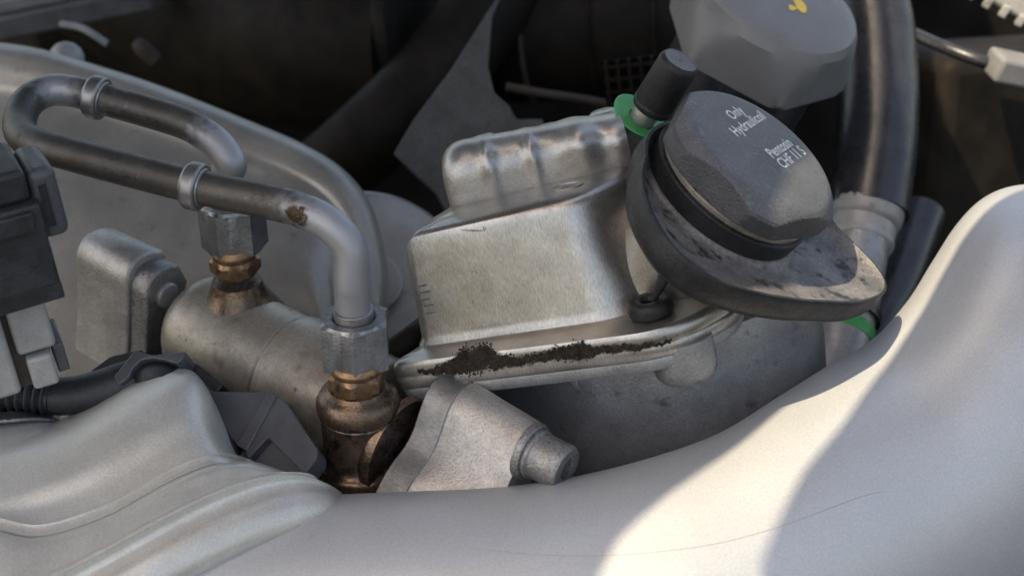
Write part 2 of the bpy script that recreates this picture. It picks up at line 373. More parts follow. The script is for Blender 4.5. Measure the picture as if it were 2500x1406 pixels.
# strut bar top left
rt = root('strut_bar', 'dull grey brace bar crossing the top left corner', 'brace', P(150, 20, 78))
fr = axes(P(-60, 112, 76), V(.97, .22, -.1), V(-.2, .80, .55))
obj('bar', *boxv(-3, 9.6, -.1, 1.25, -3, 0), 'strut', rt, fr, bevel=.2, bseg=3)
obj('lip', *boxv(-3, 8.2, 1.26, 2.1, -2.6, -.25), 'plugpale', rt, fr, bevel=.2, bseg=3)
obj('upper_plate', *boxv(-3, 7.5, 2.11, 3.6, -2.6, -.7), 'strut', rt, fr, bevel=.2, bseg=3)
o = obj('bracket_tab', *lathe(fillet([(0, 0), (.9, 0), (.9, 1.4, .3), (0, 1.4)]), 24), 'shield', None, frame(P(575, -20, 80), V(.3, .3, .8))); tag(o, 'small grey bracket tab at the top edge', 'bracket')
rt = root('ball_stud', 'pale grey ball stud above the grey cover at top left', 'ball stud', P(170, 130, 64))
fr = frame(P(160, 165, 64), V(.25, .9, .35))
obj('ball', *lathe([(.80, -1.2), (.82, 0), (.80, .35), (.72, .7), (.55, .95), (.3, 1.1), (0.01, 1.15)], 32), 'pale', rt, fr)
obj('retaining_clip', *tube(spline([P(150, 60, 64), P(195, 68, 63.5), P(230, 86, 63), P(262, 108, 63)], 24), .17, 10), 'plugpale', rt)
o = obj('brown_fitting', *lathe(fillet([(0, -.5), (.42, -.5), (.45, .5, .2), (.3, .9, .1), (0, .9)]), 20), 'tan', None, frame(P(362, 132, 74), V(-.6, .6, .4))); tag(o, 'small brown fitting deep in the dark at top left', 'fitting')

# oil filler cap, out of focus
C2 = V(.31, .66, .68)
rt = root('oil_filler_cap', 'large grey scalloped oil filler cap with yellow symbol', 'filler cap', P(1850, 200, 54))
fr = frame(P(1912, -12, 52.5), C2, V(.89, -.46, 0))
R2 = 3.38
obj('cap_shell', *lathe([(R2 * .95, -2.55), (R2 * 1.06, -2.5), (R2 * 1.10, -2.3), (R2 * 1.06, -1.6), (R2 * 1.0, -.85), (R2 * .965, -.5), (R2 * .91, -.22), (R2 * .83, -.06), (R2 * .74, 0), (R2 * .5, .05), (R2 * .2, .06)], 192, flats=(R2 * .965, 6, .45)), 'oilcap', rt, fr, sharp=20)
def pxflat(fr, pts): return [onfr(px, py, fr) for px, py in pts]
f2 = fr.copy(); f2.translation = fr.translation + C2 * .06
obj('spout_mark', *prism(pxflat(f2, [(1930, -12), (1945, -12), (1968, 18), (1968, 32), (1958, 33), (1944, 20)]), .0, .03), 'yellow', rt, f2)
obj('drop_mark', *prism(rpoly(pxflat(f2, [(1925, 12), (1947, 22), (1938, 28), (1926, 24)]), .06, 3), .0, .03), 'yellow', rt, f2)
obj('filler_neck', *lathe([(2.9, -6.5), (2.9, -2.35)], 40), 'hose', rt, fr)

# coolant hose at the right
rt = root('coolant_hose', 'thick black coolant hose rising at the right with pale coupling', 'hose', P(2110, 520, 56))
hose('hose', [(2060, -120, 60), (2125, 20, 59), (2143, 180, 58), (2140, 340, 57), (2118, 520, 56)], 1.62, 'hose', None, None, parent=rt)
fr = frame(P(2118, 500, 56), P(2085, 640, 55.2) - P(2118, 500, 56))
obj('coupling_ring', *lathe(fillet([(1.2, 0), (1.45, 0), (1.5, .3, .15), (1.42, .75, .15), (1.3, .9), (1.3, 1.4, .1), (1.38, 1.6, .1), (1.2, 2.0, .2), (1.0, 2.2)]), 40), 'pale', rt, fr)
rt = root('return_pipe', 'grey return pipe with green band below the drip tray', 'pipe', P(2020, 950, 50))
hose('pipe', [(2095, 600, 54), (2075, 720, 53), (2040, 850, 52), (2000, 1000, 51), (1960, 1150, 50)], [1.15, 1.15, 1.2, 1.3, 1.3], 'body', None, None, parent=rt)
fr = frame(P(2046, 830, 52.2), P(2075, 720, 53) - P(2040, 850, 52))
obj('green_band', *lathe([(1.15, .1), (1.24, .1), (1.24, .62), (1.15, .62)], 32), 'green', rt, fr)
obj('black_clip', *lathe([(1.2, .98), (1.33, .98), (1.33, 1.3), (1.2, 1.3)], 32), 'hose', rt, fr)
hose('drain_hose', [(2250, 520, 60), (2190, 680, 58), (2130, 800, 57), (2080, 1000, 56)], 1.0, 'hose', 'black drain hose between return pipe and silver pipe', 'hose')
o = obj('air_filter_box', *boxv(0, 11, -9, 5, -6, 0), 'darkrubber', None, axes(P(2290, 400, 68), V(.9, .1, -.3), V(0, .9, .3)), bevel=.8, bseg=3); tag(o, 'dark air filter box at the right behind the hose', 'filter box')
rt = root('engine_bracket', 'pale sunlit casting edge in the top right corner', 'bracket', P(2450, 20, 62))
fr = axes(P(2350, -40, 62), V(.83, -.5, .1), V(.4, .75, .5))
obj('edge', *boxv(0, 6, -.2, 2.2, -1.5, 0), 'pale', rt, fr, bevel=.25, bseg=3)
for k in range(5): obj('rib', *boxv(.4 + k * .8, .75 + k * .8, -.45, .1, -.6, .12), 'pale', rt, fr, bevel=.06)
o = obj('plug_block', *boxv(0, 3, 0, 1.15, -1.6, 0), 'plugpale', None, axes(P(2425, 205, 60), V(.96, -.16, -.2), V(.12, .86, .5)), bevel=.2, bseg=3); tag(o, 'pale plug block at the right edge of the frame', 'plug')
hose('wire', [(2200, 70, 64), (2290, 110, 62), (2380, 145, 61), (2440, 160, 61)], .28, 'hose', 'thin black wire running to the pale plug block', 'wire', 14, 10)

# ================================================================== large grey cover behind the pipes
rt = root('engine_cover', 'large smooth grey engine cover with rounded rim behind the bent pipe', 'engine cover', P(500, 850, 50))
OUT = [(-80, 96, 60), (80, 116, 59), (230, 158, 58.2), (400, 213, 57.3), (600, 292, 56.2), (740, 352, 55.2), (840, 415, 54.4), (905, 497, 53.8), (938, 605, 53.2), (950, 720, 52.6), (940, 860, 52)]
INW = [(-.1, 1), (-.2, 1), (-.3, .95), (-.33, .94), (-.38, .92), (-.5, .86), (-.72, .7), (-.93, .4), (-1, .12), (-1, .03), (-1, -.05)]
BOT = [(-150, 980, 51), (0, 990, 50.6), (100, 1000, 50.4), (200, 1000, 50.4), (330, 1000, 50.4), (450, 990, 50.6), (560, 920, 51.2), (640, 940, 51.2), (700, 960, 51.2), (740, 980, 51.2), (780, 1000, 51.2)]
def crow(off, dd): return [P(o[0] + i[0] * off, o[1] + i[1] * off, o[2] + dd) for o, i in zip(OUT, INW)]
def cmid(f, dd): return [P(o[0] + i[0] * 130 + (b[0] - o[0] - i[0] * 130) * f, o[1] + i[1] * 130 + (b[1] - o[1] - i[1] * 130) * f, o[2] + (b[2] - o[2]) * f + dd) for o, i, b in zip(OUT, INW, BOT)]
RW = [0, 0, 0, 0, .05, .3, .75, 1, 1, 1, 1]          # the rim groove deepens toward the right end
def crow3(off, dd, gd): return [P(o[0] + i[0] * off, o[1] + i[1] * off, o[2] + dd + gd * w) for o, i, w in zip(OUT, INW, RW)]
rows = [crow(34, 5), crow(8, 2.8), crow(0, 1.6), crow(8, .8), crow(24, .3), crow3(46, .05, .0), crow3(64, -.08, .12), crow3(80, -.15, .30), crow3(98, -.25, .18), crow3(135, -.5, -.1), cmid(.14, -1.0), cmid(.35, -1.4), cmid(.7, -.8), cmid(1, 0)]
obj('cover_shell', *sheet(rows, 90, 100), 'cover', rt, flip='cam', solid=.3)
# rounded casting between cover and reservoir
rt = root('pump_housing', 'rounded grey pump housing between the cover and the reservoir', 'pump housing', P(960, 800, 54))
fr = frame(P(905, 700, 56), V(.25, .3, .92))
obj('housing', *lathe([(4.25, -4), (4.25, -.6), (4.1, -.2), (3.8, 0), (2.5, .1), (0.02, .12)], 64), 'cover', rt, fr)
obj('hub', *lathe(fillet([(1.2, .1), (1.2, .7, .15), (0.02, .7)]), 32), 'cover', rt, fr)

# ================================================================== rail under the bent pipe
AX = V(.81, -.36, .45)
E1 = V(.40, .916, 0); E1 = (E1 - AX * E1.dot(AX)).normalized(); E2 = AX.cross(E1)
rt = root('fluid_rail', 'brown stained metal rail barrel carrying two brass pipe unions', 'rail', P(780, 1200, 45))
A0 = P(575, 838, 47.0); fr = frame(A0, AX, E1)
def zat(px): return (P(px, 0, 46) - P(575, 0, 46)).length / .81
RB = 1.85
obj('barrel', *lathe(fillet([(.02, -2.1), (1.3, -2.1), (RB, -1.55, .5), (RB, 2.3), (RB * .97, 2.36), (RB * .97, 2.46), (RB * 1.06, 2.5, .04), (RB * 1.06, 6.3, .2), (RB * .6, 6.4), (.02, 6.4)]), 64), 'rail', rt, fr)
# rear post with heat tinted saddle
fz = frame(P(578, 690, 46.0), ZUP)
obj('rear_saddle', *lathe([(1.95, -2.2), (1.5, -1.15), (1.12, -.62), (.92, -.3), (.84, -.05), (.8, .08), (.4, .08)], 40), 'tint', rt, fz)
fz2 = frame(P(576, 664, 46.0), ZUP)
obj('brass_union', *nutmesh(.82, .58, .3, math.radians(-90 - 20)), 'brass', rt, fz2, sharp=25)
obj('brass_collar', *lathe(fillet([(.3, .5), (.66, .5), (.70, .74, .06), (.62, .95), (.3, .95)]), 32), 'brass', rt, fz2)
# front post
fp = frame(P(872, 944, 42.0), ZUP)
obj('front_post', *lathe(fillet([(.2, .06), (.86, .05), (.95, -.05, .05), (1.16, -.22, .15), (1.27, -.5, .2), (1.24, -.78, .12), (1.13, -.86, .06), (1.17, -.92, .04), (1.15, -1.02), (1.13, -2.3), (1.22, -2.5, .1), (1.42, -2.62, .1), (1.5, -3.6), (.2, -3.7)]), 56), 'tint', rt, fp)
obj('brass_union', *nutmesh(.87, .60, .3, math.radians(-90 - 7)), 'brass', rt, fp, sharp=25)
obj('brass_collar', *lathe(fillet([(.3, .5), (.72, .52), (.78, .74, .06), (.7, .9), (.3, .9)]), 32), 'brass', rt, fp)
fw = frame(P(958, 1085, 43.2), AX, E1)
obj('weld_ring', *lathe(fillet([(1.1, -.55), (1.5, -.5, .1), (1.6, -.28, .12), (1.56, -.05, .08), (1.7, .12, .1), (1.62, .4), (.3, .5)]), 56), 'tint', rt, fw)

# ================================================================== bent pipe
rt = root('hydraulic_pipe', 'dark steel pipe bent in a loop with two collars and hexagon nuts', 'pipe', P(873, 887, 42))
NB1 = P(871, 887, 42.0); NB2 = P(575, 603, 46.0)          # nut bases; the pipe ends stand upright in the nuts
path = [NB1 + ZUP * h for h in (.9, 1.7, 2.4, 2.8)] + [P(*p) for p in [(853, 608, 40.25), (806, 550, 40.1), (735, 514, 40.2), (640, 489, 40.4), (480, 456, 40.8), (300, 411, 41.3), (150, 371, 41.8), (92, 354, 42.2), (56, 332, 42.9), (48, 296, 43.8), (68, 250, 44.6), (112, 224, 45.1), (165, 222, 45.2), (240, 240, 45.1), (400, 285, 44.8), (470, 311, 44.6), (530, 352, 44.4), (563, 400, 44.35)]] + [NB2 + ZUP * h for h in (2.7, 2.2, 1.7, .9)]
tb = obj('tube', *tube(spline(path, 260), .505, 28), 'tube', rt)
ca = tb.data.attributes.new('bend_light', 'FLOAT', 'POINT')  # light on the bends goes into the tube colour, straight runs stay dark
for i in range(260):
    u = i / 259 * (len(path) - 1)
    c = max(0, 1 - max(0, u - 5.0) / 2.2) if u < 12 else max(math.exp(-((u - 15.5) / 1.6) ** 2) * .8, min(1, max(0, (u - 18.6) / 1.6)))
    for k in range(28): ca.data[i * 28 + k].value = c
sa = tb.data.attributes.new('stain', 'FLOAT', 'POINT'); off = WM[tb.name].translation * 100
SP = [(P(722, 528, 39.75), .42, .62), (P(640, 487, 39.95), .22, .42), (P(282, 384, 40.9), .25, .4)]
for i, v in enumerate(tb.data.vertices):
    w = v.co * 100 + off
    sa.data[i].value = max(a * math.exp(-((w - q).length / r) ** 4) for q, r, a in SP)
def pipe_collar(p, q, th, parent):
    a, b = P(*p), P(*q); fr = frame(a, (b - a))
    obj('collar', *lathe(fillet([(.48, -th / 2), (.64, -th / 2), (.70, -th / 2 + .08, .05), (.70, th / 2 - .06, .04), (.64, th / 2, .03), (.565, th / 2, .02), (.545, th / 2 + .05, .02), (.48, th / 2 + .06)], 3), 48), 'collar', parent, fr, sharp=30)
pipe_collar((476, 455, 40.8), (560, 473, 40.6), .48, rt)
pipe_collar((236, 239, 45.1), (300, 256, 44.98), .48, rt)
for (px, pyb, d, a0, rr) in ((871, 887, 42.0, 4, 1.09), (575, 603, 46.0, -17.5, 1.07)):
    fn = frame(P(px, pyb, d), ZUP)
    nut = obj('union_nut', *nutmesh(rr, 1.63, .6, math.radians(-90 + a0), .09), 'nut', rt, fn, sharp=22)
    obj('ferrule', *lathe(fillet([(.5, 1.0), (.585, 1.0), (.585, 1.86, .03), (.50, 1.88)]), 40), 'collar', nut, fn)

# ================================================================== mounting lugs
def lugpoly(pts, kk, mirror_q):
    f = [Vector((p * kk, q * kk)) for p, q in pts]
    b = [Vector((p * kk, (2 * mirror_q - q) * kk)) for p, q in reversed(pts[1:])]
    f = spline(f, 26); b = spline(b, 26)
    return [(v.x, v.y) for v in f + b]
LP = [(0, -20), (-14, 10), (-40, 34), (-75, 44), (-120, 38), (-171, 28), (-216, 34), (-262, 58), (-310, 72), (-420, 78), (-540, 80)]
rt = root('mounting_lug', 'cast aluminium mounting lug with socket head bolt in front of the reservoir', 'mounting lug', P(1150, 1300, 41.5))
K1 = .01204
fl = Matrix.Identity(4)
def lugframe(p): 
    m = Matrix((E1, E2, AX)).transposed().to_4x4(); m.translation = p; return m
fl = lugframe(P(1102, 905, 42.3))
poly = lugpoly(LP, K1, -28)
obj('flange_plate', *prism(poly, -.22, .72), 'lugedge', rt, fl, bevel=.05, sharp=30)
cx, cy = -190 * K1, -25 * K1
def taperprism(poly, c, z0, z1, s0, s1, r):
    rows = []
    for z, s in ((z0, s0 * .98), (z0 + .06, s0), (z1 - r, s1 * 1.01), (z1 - r * .35, s1 * .985), (z1, s1 * .94), (z1, s1 * .5)):
        rows.append([Vector((c[0] + (p[0] - c[0]) * s, c[1] + (p[1] - c[1]) * s, z)) for p in poly])
    return grid(rows, closed_u=True, cap0=True, cap1=True)
LB = [(-4, -20), (-18, 10), (-44, 30), (-90, 40), (-150, 41), (-216, 44), (-300, 52), (-400, 58), (-540, 62)]
pb = lugpoly(LB, K1, -28); rows = []
def sq(poly, s): return [((p[0] + 120 * K1) * s - 120 * K1, (p[1] + 25 * K1) * s - 25 * K1) for p in poly]
for z, f, s in ((.724, 0, .975), (.78, 0, .985), (1.2, .45, .98), (1.8, .85, .95), (2.5, 1, .92), (3.15, 1, .885), (3.28, 1, .87), (3.35, 1, .83), (3.36, 1, .4)):
    a, b = sq(poly, s), sq(pb, s); rows.append([Vector((q[0] + (w[0] - q[0]) * f, q[1] + (w[1] - q[1]) * f, z)) for q, w in zip(a, b)])
obj('boss', *grid(rows, closed_u=True, cap0=True, cap1=True), 'lug', rt, fl)
fb = fl.copy(); fb.translation = fl @ Vector((-88 * K1, 10 * K1, 3.33))
obj('washer', *lathe(fillet([(.3, 0), (.86, 0), (.88, .12, .04), (.82, .24, .04), (.3, .24)]), 48), 'bolt', rt, fb)
bo = obj('bolt', *lathe(fillet([(.3, .22), (.74, .24), (.77, .36, .05), (.69, .42, .05), (.69, 1.26, .03), (.63, 1.37, .03), (.42, 1.37), (.40, 1.30), (.40, .8), (.02, .8)]), 48), 'bolt', rt, fb, sharp=30)
obj('hexagon_socket', *grid([[Vector((x, y, z)) for x, y in hexp(r, .3)] for r, z in ((.47, 1.372), (.36, 1.376), (.35, 1.0), (.01, 1.0))], closed_u=True), 'bolt', bo, fb, sharp=20, flip='x')

rt = root('cover_lug', 'grey rounded cover lug with flat bolt disc left of the rail', 'mounting lug', P(250, 900, 47.5))
K2 = .0137
f3 = lugframe(P(252, 545, 48.2))
LQ = [(0, -35), (-12, 10), (-45, 46), (-90, 46), (-131, 20), (-180, -10), (-229, -40), (-267, -60), (-330, -90)]
def lq2(mq): 
    f = spline([Vector((p * K2, q * K2)) for p, q in LQ], 26); b = spline([Vector((p * K2, q * K2)) for p, q in [(-330, -230), (-267, -190), (-180, -140), (-90, -110), (-30, -90)]], 22)
    return [(v.x, v.y) for v in f + b]
pq = lq2(0)
obj('lug_body', *taperprism(pq, (-1.9, -.8), 0, 2.5, .97, 1.0, .12), 'lug', rt, f3)
obj('rim', *taperprism([(x * .97 - .12, y * .94 - .16) for x, y in pq], (-1.9, -.8), 2.4, 3.25, .96, .95, .1), 'bolt', rt, f3)
fd = f3.copy(); fd.translation = f3 @ Vector((-1.25, -.55, 3.25))
obj('bolt_disc', *lathe(fillet([(.45, -.05), (.45, .12, .05), (.36, .16, .03), (0.02, .15)]), 32), 'lug', rt, fd)
# ================================================================== reservoir
BX = V(.965, .19, .175); BYv = V(-.235, .91, .335)
FB = axes(P(1040, 843, 43.4), BX, BYv)
BY = FB.col[1].to_3d(); BZ = FB.col[2].to_3d(); FBi = FB.inverted()
def onh(px, py, h):
    """point of the reservoir plane y=h seen at a pixel -> local (x, z)"""
    q = FBi @ onplane(px, py, FB @ Vector((0, h, 0)), BY); return Vector((q.x, q.z))
H = (FBi @ onplane(1002, 572, FB.translation, BZ)).y
rt = root('fluid_reservoir', 'cast aluminium hydraulic reservoir with box shaped lid and dirty flange', 'reservoir', P(1540, 1150, 46))
def ring(pts, h, rad, s=1.0, n=7, c=None):
    c = c or sum(pts, Vector((0, 0))) / len(pts)
    return [Vector((x, h, z)) for x, z in rpoly([c + (p - c) * s for p in pts], rad, n)]
b0 = [onh(1026, 845, 0), onh(1508, 776, 0), onh(1680, 694, 0)]
b0 += [b0[2] + Vector((.2, -3.2)), b0[0] + Vector((1.8, -4.4)), b0[0] + Vector((.35, -1.6))]
t0 = [onh(966, 576, H), onh(1416, 484, H), onh(1540, 418, H)]
t0 += [t0[2] + Vector((-.4, -2.6)), t0[0] + Vector((1.8, -4.0)), onh(1086, 512, H)]
RD = [.35, .80, .9, .5, .5, .6]
RT = [.45, .75, .8, .5, .5, .6]
def lerp2(a, b, f): return [p + (q - p) * f for p, q in zip(a, b)]
rows = [ring(b0, -.1, RD, 1.035), ring(b0, .04, RD, 1.025), ring(lerp2(b0, t0, .035), .16, RD, 1.004), ring(lerp2(b0, t0, .07), .3, RD, 1.0)]
for f in (.25, .5, .75): rows.append(ring(lerp2(b0, t0, f), H * f, [a + (b - a) * f for a, b in zip(RD, RT)]))
rows += [ring(lerp2(b0, t0, .91), H * .91, RT), ring(lerp2(b0, t0, .955), H * .957, RT, .992), ring(t0, H * .985, RT, .972), ring(t0, H, RT, .935), ring(t0, H + .02, RT, .7), ring(t0, H + .02, RT, .2)]
xl = min(p.x for p in t0); rr = 1.05
for row in rows:
    for v in row:
        dx = v.x - xl
        if dx < rr: v.y = min(v.y, H - rr + math.sqrt(max(0, rr * rr - (rr - max(0, dx)) ** 2)))
obj('lid', *grid(rows, closed_u=True, cap1=True), 'lid', rt, FB, sharp=50)
for (xa, ya, xb, yb) in ((1150, 664, 1302, 640), (1290, 658, 1304, 656), (1125, 562, 1182, 565), (1180, 553, 1183, 566), (1262, 588, 1278, 606)):
    qa = FBi @ onplane(xa, ya, FB.translation + BZ * .01, BZ); qb = FBi @ onplane(xb, yb, FB.translation + BZ * .01, BZ)
    obj('scratch', *tube([FB @ qa, FB @ ((qa + qb) / 2), FB @ qb], [.008, .014, .006], 6), 'mark', rt)
# embossed marks on the lid
cm = obj('cast_emblem', *lathe([(.50, -.02), (.50, .035), (.44, .035), (.43, .012), (.02, .012)], 40, ry=.62), 'lid', rt, frame(FB @ Vector((onh(1385, 456, H + .02).x, H + .02, onh(1385, 456, H + .02).y)), BY, BX))
fe = WM[cm.name].copy(); fe.translation = WM[cm.name].translation * 100
for k in range(9):
    a = k * 2.4; x = .30 * math.sqrt(k / 9) * math.cos(a); y = .19 * math.sqrt(k / 9) * math.sin(a)
    obj('emblem_stroke', *boxv(x - .07, x + .07, y - .022, y + .022, .013, .035), 'collar', cm, fe)
for i, (py, w) in enumerate(((700, .30), (716, .36), (733, .30), (748, .38), (766, .40))):
    px = 1022 + (py - 700) * .27
    q = FBi @ onplane(px, py, FB.translation, BZ)
    obj('cast_tick', *boxv(q.x, q.x + w * .8, q.y - .012, q.y + .012, -.05, .012), 'mark', rt, FB)
# ridge of the lid with beads
Lb = onh(1100, 512, H); Rb = onh(1545, 398, H); g = Rb - Lb; gl = g.length; g = g.normalized(); gn = Vector((g.y, -g.x)); gn = gn if gn.y < 0 else -gn
prof = [(.06, -.15), (.02, .1), (0, .5), (0, 1.0), (.06, 1.4), (.24, 1.78), (.55, 2.02), (.95, 2.1), (1.4, 2.05), (1.9, 1.85), (2.3, 1.4), (2.5, .6), (2.5, -.15)]
prof = [(v.x, v.y) for v in spline([Vector(p) for p in prof], 34)]
rows = []; NS = 90
for i in range(NS):
    t = i / (NS - 1); x = t * gl
    def bead(c, w): return math.exp(-((x - c * gl) / w) ** 2)
    hgt = .86 - .22 * t
    end = min(1, t / .15); e = math.sqrt(max(0, 1 - (1 - end) ** 2)); hgt *= .52 + .48 * e; e = .75 + .25 * e
    bul = .13 * bead(.255, .22) + .12 * bead(.49, .18) + .30 * bead(.75, .50) + .16 * bead(.95, .35)
    hb = .05 * bead(.255, .22) + .03 * bead(.49, .18) + .10 * bead(.75, .50)
    row = []
    for (u, v) in prof:
        uu = 1.1 + (u - 1.1) * e; f = min(1, max(0, v / 1.2))
        uu -= bul * (1 if u < 1.1 else 0) * (0.35 + .65 * f); vv = v * hgt * (.96 + .04 * e) + hb * f * (v > .3)
        q = Lb + g * x + gn * uu; row.append(Vector((q.x, H + vv, q.y)))
    rows.append(row)
obj('ridge', *grid(rows, cap0=True, cap1=True), 'ridge', rt, FB, sharp=45)
for px, py, r in ((1345, 322, .62), (1482, 285, .58), (1195, 345, .4)):
    fq = frame(P(px, py + 30, 47.3), BY); obj('rear_boss', *lathe(fillet([(r, -1.5), (r, .5, .15), (r * .7, .62), (.02, .62)]), 28), 'lid', rt, fq)
# flange
def hpt(pl, h): return [onh(px, py, h) for px, py in pl]
f0 = hpt([(940, 893), (1640, 806), (1806, 712)], 0); f0 += [f0[2] + Vector((.2, -3.2)), f0[0] + Vector((3.0, -5)), f0[0] + Vector((.75, -.9))]
RF = [.5, 1.3, .9, .8, .8, .6]
rows = [ring(f0, .0, RF, .90), ring(f0, 0.0, RF, .978), ring(f0, -.06, RF, .992), ring(f0, -.16, RF, 1.0), ring(f0, -.42, RF, 1.002), ring(f0, -.46, RF, .997), ring(f0, -.50, RF, 1.002), ring(f0, -.80, RF, 1.0), ring(f0, -.88, RF, .985), ring(f0, -.9, RF, .8)]
obj('flange', *grid(rows, closed_u=True, cap0=True, cap1=True), 'lid', rt, FB, sharp=50)
f1 = [p for p in f0]
rows = [ring(f1, -.88, RF, .95), ring(f1, -.885, RF, .978), ring(f1, -.95, RF, .985), ring(f1, -1.15, RF, .982), ring(f1, -1.25, RF, .965), ring(f1, -1.26, RF, .7)]
obj('lower_rim', *grid(rows, closed_u=True, cap0=True, cap1=True), 'body', rt, FB, sharp=50)
# bowl of the reservoir
fo = axes(P(1565, 905, 48.2), BX, BY)
rows = []
for z, s in ((2.9, .6), (2.8, 1.0), (1.6, 1.03), (.4, 1.02), (-.8, 1.0), (-1.7, .975), (-2.8, .91), (-3.8, .80), (-4.8, .62), (-5.6, .35)):
    rows.append([Vector((6.1 * s * math.cos(2 * math.pi * k / 72), z, 4.4 * s * (1 + .016 * math.sin(22 * math.pi * k / 72) + .012 * math.sin(10 * math.pi * k / 72)) * math.sin(2 * math.pi * k / 72))) for k in range(72)])
obj('bowl', *grid([spline([r[j] for r in rows], 30) for j in range(72)], closed_v=True), 'body', rt, fo)
bq = onh(1664, 868, -.95); fq = FB.copy(); fq.translation = FB @ Vector((bq.x, -1.2, bq.y - .75))
rows = [[Vector((r * math.cos(2 * math.pi * k / 40), z, r * .8 * math.sin(2 * math.pi * k / 40))) for k in range(40)] for r, z in ((.95, .5), (.95, -.35), (.90, -.6), (.74, -.8), (.4, -.88), (.02, -.9))]
obj('boss', *grid(rows, closed_u=True, cap0=True), 'body', rt, fq)
obj('casting_fin', *prism([onfr(*p, frame(P(1400, 925, 43.3), BZ, BX)) for p in [(1368, 898), (1398, 896), (1418, 952), (1402, 945)]], -.8, .1), 'lid', rt, frame(P(1400, 925, 43.3), BZ, BX), bevel=.03)
# caked dirt along the flange seam
rnd = random.Random(3); vs = []; fs = []
bm = bmesh.new(); bmesh.ops.create_icosphere(bm, subdivisions=1, radius=1); bm.verts.index_update()
ICO = [v.co.copy() for v in bm.verts]; ICOF = [tuple(v.index for v in f.verts) for f in bm.faces]; bm.free()
ctl = [(1020, 905, 3), (1060, 906, 6), (1100, 896, 20), (1130, 882, 32), (1165, 876, 36), (1195, 872, 30), (1215, 882, 18), (1250, 884, 10), (1300, 876, 9), (1345, 866, 12), (1385, 860, 16), (1420, 858, 22), (1450, 856, 10), (1500, 852, 7), (1545, 848, 5), (1590, 843, 3), (1640, 832, 2)]
ed = (f0[1] - f0[0]).normalized(); FN = (FB.to_3x3() @ Vector((-ed.y, 0, ed.x))).normalized()
FO = FB @ Vector((f0[0].x, -.45, f0[0].y))
for i in range(26000):
    u = rnd.random() * (len(ctl) - 1); j = int(u); t = u - j
    a, b = ctl[j], ctl[j + 1]; w = a[2] + (b[2] - a[2]) * t
    if rnd.random() > w / 24 + .08: continue
    gx = a[0] + (b[0] - a[0]) * t; gy = a[1] + (b[1] - a[1]) * t + rnd.gauss(0, .42) * w + rnd.gauss(0, 1.6) + 3 * math.sin(gx * .11) + 2 * math.sin(gx * .37)
    if abs(gy - a[1]) > 46: continue
    p = onplane(gx, gy, FO, FN) + FN * (-.004 + rnd.random() * .016)
    r = .009 + rnd.random() ** 3 * .026
    s = r * (.7 + rnd.random() * .7); k0 = len(vs)
    vs += [p + s * (w + .35 * Vector((rnd.random() - .5, rnd.random() - .5, rnd.random() - .5))) for w in ICO]
    fs += [tuple(k0 + j for j in f) for f in ICOF]
o = obj('caked_dirt', vs, fs, 'grit', rt, sharp=180); o['kind'] = 'stuff'; o['label'] = 'dark crumbly dirt caked along the flange seam'
NF = 120; fv, ff, fc = [], [], []
cs = spline([Vector((a, b, w)) for a, b, w in ctl], NF)
for i, q in enumerate(cs):
    for k in range(9):
        t = (k - 4) / 4; fv.append(onplane(q.x, min(q.y + t * (q.z * 1.5 + 10), 0 + q.y + 30), FO, FN) + FN * .006); fc.append(max(0, 1 - abs(t) ** 1.5) * min(1, i / 8, (NF - 1 - i) / 8) * .62)
for i in range(NF - 1):
    for k in range(8): ff.append((i * 9 + k, i * 9 + k + 1, i * 9 + k + 10, i * 9 + k + 9))
o = obj('dirt_film', fv, ff, 'film', rt, flip='cam'); at = o.data.attributes.new('cover', 'FLOAT', 'POINT')
for i, c in enumerate(fc): at.data[i].value = c
# dark clip behind the flange on the left
o = obj('mounting_clip', *tube(spline([P(900, 890, 45.0), P(960, 862, 44.9), P(1005, 832, 45.0), P(1040, 805, 45.6)], 14), .48, 14), 'darkrubber'); tag(o, 'dark rubber clip where the flange meets the pump housing', 'clip')

# ================================================================== filler cap, drip tray, breather
CC = V(.487, .652, .58); MM = V(.77, -.64, 0); MM = (MM - CC * MM.dot(CC)).normalized()
FC = frame(P(1858, 368, 40.9), CC, MM); FCi = FC.inverted()
rt = root('reservoir_cap', 'dusty black octagonal screw cap with white lettering on the reservoir', 'screw cap', FC @ Vector((0, 0, -1.3)))
RC = 2.86
def dome(r): return .10 * (1 - (r / RC) ** 2) - .42 * max(0, (r / RC - .80) / .20) ** 1.8
capprof = [(RC * .85, -.96), (RC * .955, -.96), (RC * .98, -.92), (RC * .995, -.82)]
capprof += [(RC * f, dome(RC * f)) for f in (1.0, .99, .975, .96, .945, .93, .915, .90, .88, .86, .83, .78, .7, .55, .4, .2, .02)]
obj('cap_body', *lathe(capprof, 240, flats=(RC * .895, 5, math.radians(-102))), 'cap', rt, FC, sharp=24)
kb = bpy.data.objects['cap_body'].data; kb.materials.append(MT['capface'])
for pg in kb.polygons:
    if pg.normal.z > .62: pg.material_index = 1
obj('seal_ring', *lathe(fillet([(2.1, -2.0), (2.44, -2.0), (2.46, -1.72, .08), (2.44, -1.45, .05), (2.52, -1.08, .05), (2.2, -.965)]), 72), 'seal', rt, FC)
